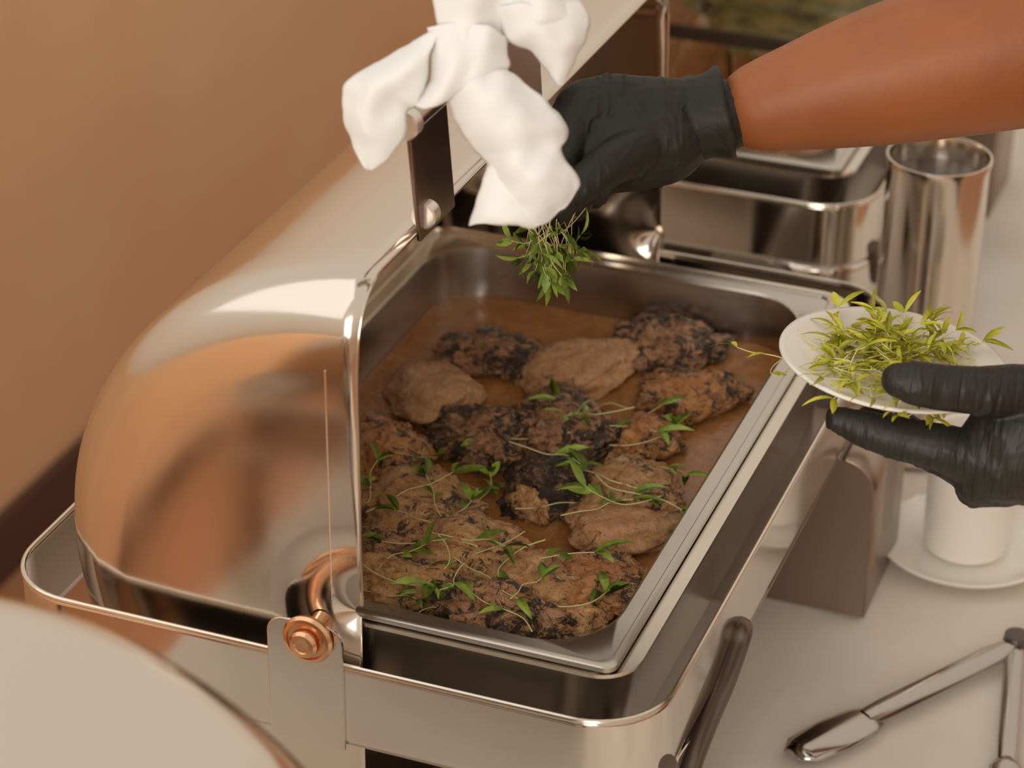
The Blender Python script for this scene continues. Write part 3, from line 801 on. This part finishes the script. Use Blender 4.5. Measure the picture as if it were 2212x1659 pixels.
# steel canister behind, white cup on a round white plate in front of it
can = empty('steel_canister', (31, 690, TZ), 'round polished steel canister with dark open top, behind the raised plate', 'canister')
H = 262; r = 40
bm = bmesh.new(); lathe(bm, [(0, 0), (r - 2, 0), (r, 2), (r, 60), (r - .7, 62), (r, 64), (r, H - 8), (r + 1.4, H - 3), (r + 1.2, H), (r - .5, H), (r - 1.5, H - 4), (r - 1.5, 6), (0, 5)], n=64)
obj('canister_body', bm, M_LID, can, angle=30)
bm = bmesh.new(); lathe(bm, [(0, H - 26), (r - 2, H - 26), (r - 2, H - 20), (0, H - 17)], n=48); obj('dark_inner_disc', bm, M_DARK, can)  # dark disc closing the canister just below its rim
J = on(2085, 1172, 'z', TZ + 8)
bm = bmesh.new(); lathe(bm, [(0, 0), (40, 0), (42, 2), (62, 6), (68, 10), (69, 12), (67, 12.5), (60, 9), (42, 5), (0, 5)], n=72)
o = obj('saucer', bm, M_WHITE, angle=30); o.location = V((J.x, J.y, TZ)) * S
tag(o, 'round white plate lying on the cloth under the white cup', 'plate')
cup = empty('white_cup', (J.x, J.y, TZ + 5.3), 'straight-sided white cup on the round plate, below the gloved hand', 'cup')
bm = bmesh.new(); lathe(bm, [(0, 0), (29, 0), (32, 3), (33, 20), (34, 96), (34.4, 98), (33.5, 99), (32, 97), (31, 8), (0, 5)], n=64)
obj('cup_body', bm, M_WHITE, cup, angle=30)
# serving tongs on the cloth
tg = empty('tongs', tuple(on(2195, 1392, 'z', TZ + 8)), 'steel serving tongs lying open on the cloth at the lower right', 'tongs')
tp = on(2195, 1392, 'z', TZ + 10)
def arm(mid, tip, wd, tipw, name):
    mid = on(*mid, 'z', TZ + 12); tip = on(*tip, 'z', TZ + 5)
    dirv = (tip - tp).normalized(); side = dirv.cross(V((0, 0, 1))).normalized(); upv = side.cross(dirv)
    path = [(0, wd * .7), (.12, wd), (.6, wd), ((mid - tp).length / (tip - tp).length, wd * .9)]
    bm = bmesh.new(); rings = []
    for t, ww in path:
        c = tp + (tip - tp) * t; ring = []
        for k in range(9):
            a = pi * k / 8; ring.append(c + side * cos(a) * ww / 2 + upv * (sin(a) * ww * .32))
        for k in range(9):
            a = pi * (8 - k) / 8; ring.append(c + side * cos(a) * (ww / 2 - 1) + upv * (sin(a) * (ww * .32 - 1)))
        rings.append([q - tg.location / S for q in ring])
    loops(bm, rings, True, True)
    a_ = obj(name, bm, M_CHROME, tg, angle=40)
    t0 = path[-1][0]; bm = bmesh.new(); rings = []
    for f, ww in ((0, tipw * .62), (.12, tipw * .95), (.5, tipw * 1.05), (.85, tipw * .9), (1, tipw * .45)):
        c = tp + (tip - tp) * (t0 - .03 + (1.03 - t0) * f); ring = []
        for k in range(9):
            s = (k - 4) / 4; sc = 1 + .06 * sin(f * 28 + (2 if abs(s) > .8 else 0))
            ring.append(c + side * s * ww / 2 * sc + upv * (5 * (1 - s * s) - 1))
        rings.append([q - tg.location / S for q in ring])
    loops(bm, rings, close=False)
    obj('scalloped_tip', bm, M_CHROME, a_, solid=1.4, angle=60)
arm((1850, 1525), (1710, 1632), 20, 34, 'arm')
arm((2172, 1640), (2165, 1760), 15, 24, 'arm')
bm = bmesh.new(); lathe(bm, [(0, -4), (9, -4), (10, 0), (9, 6), (0, 7)], (0, 0, 3), 'z', 24); obj('pivot', bm, M_DARK, tg)
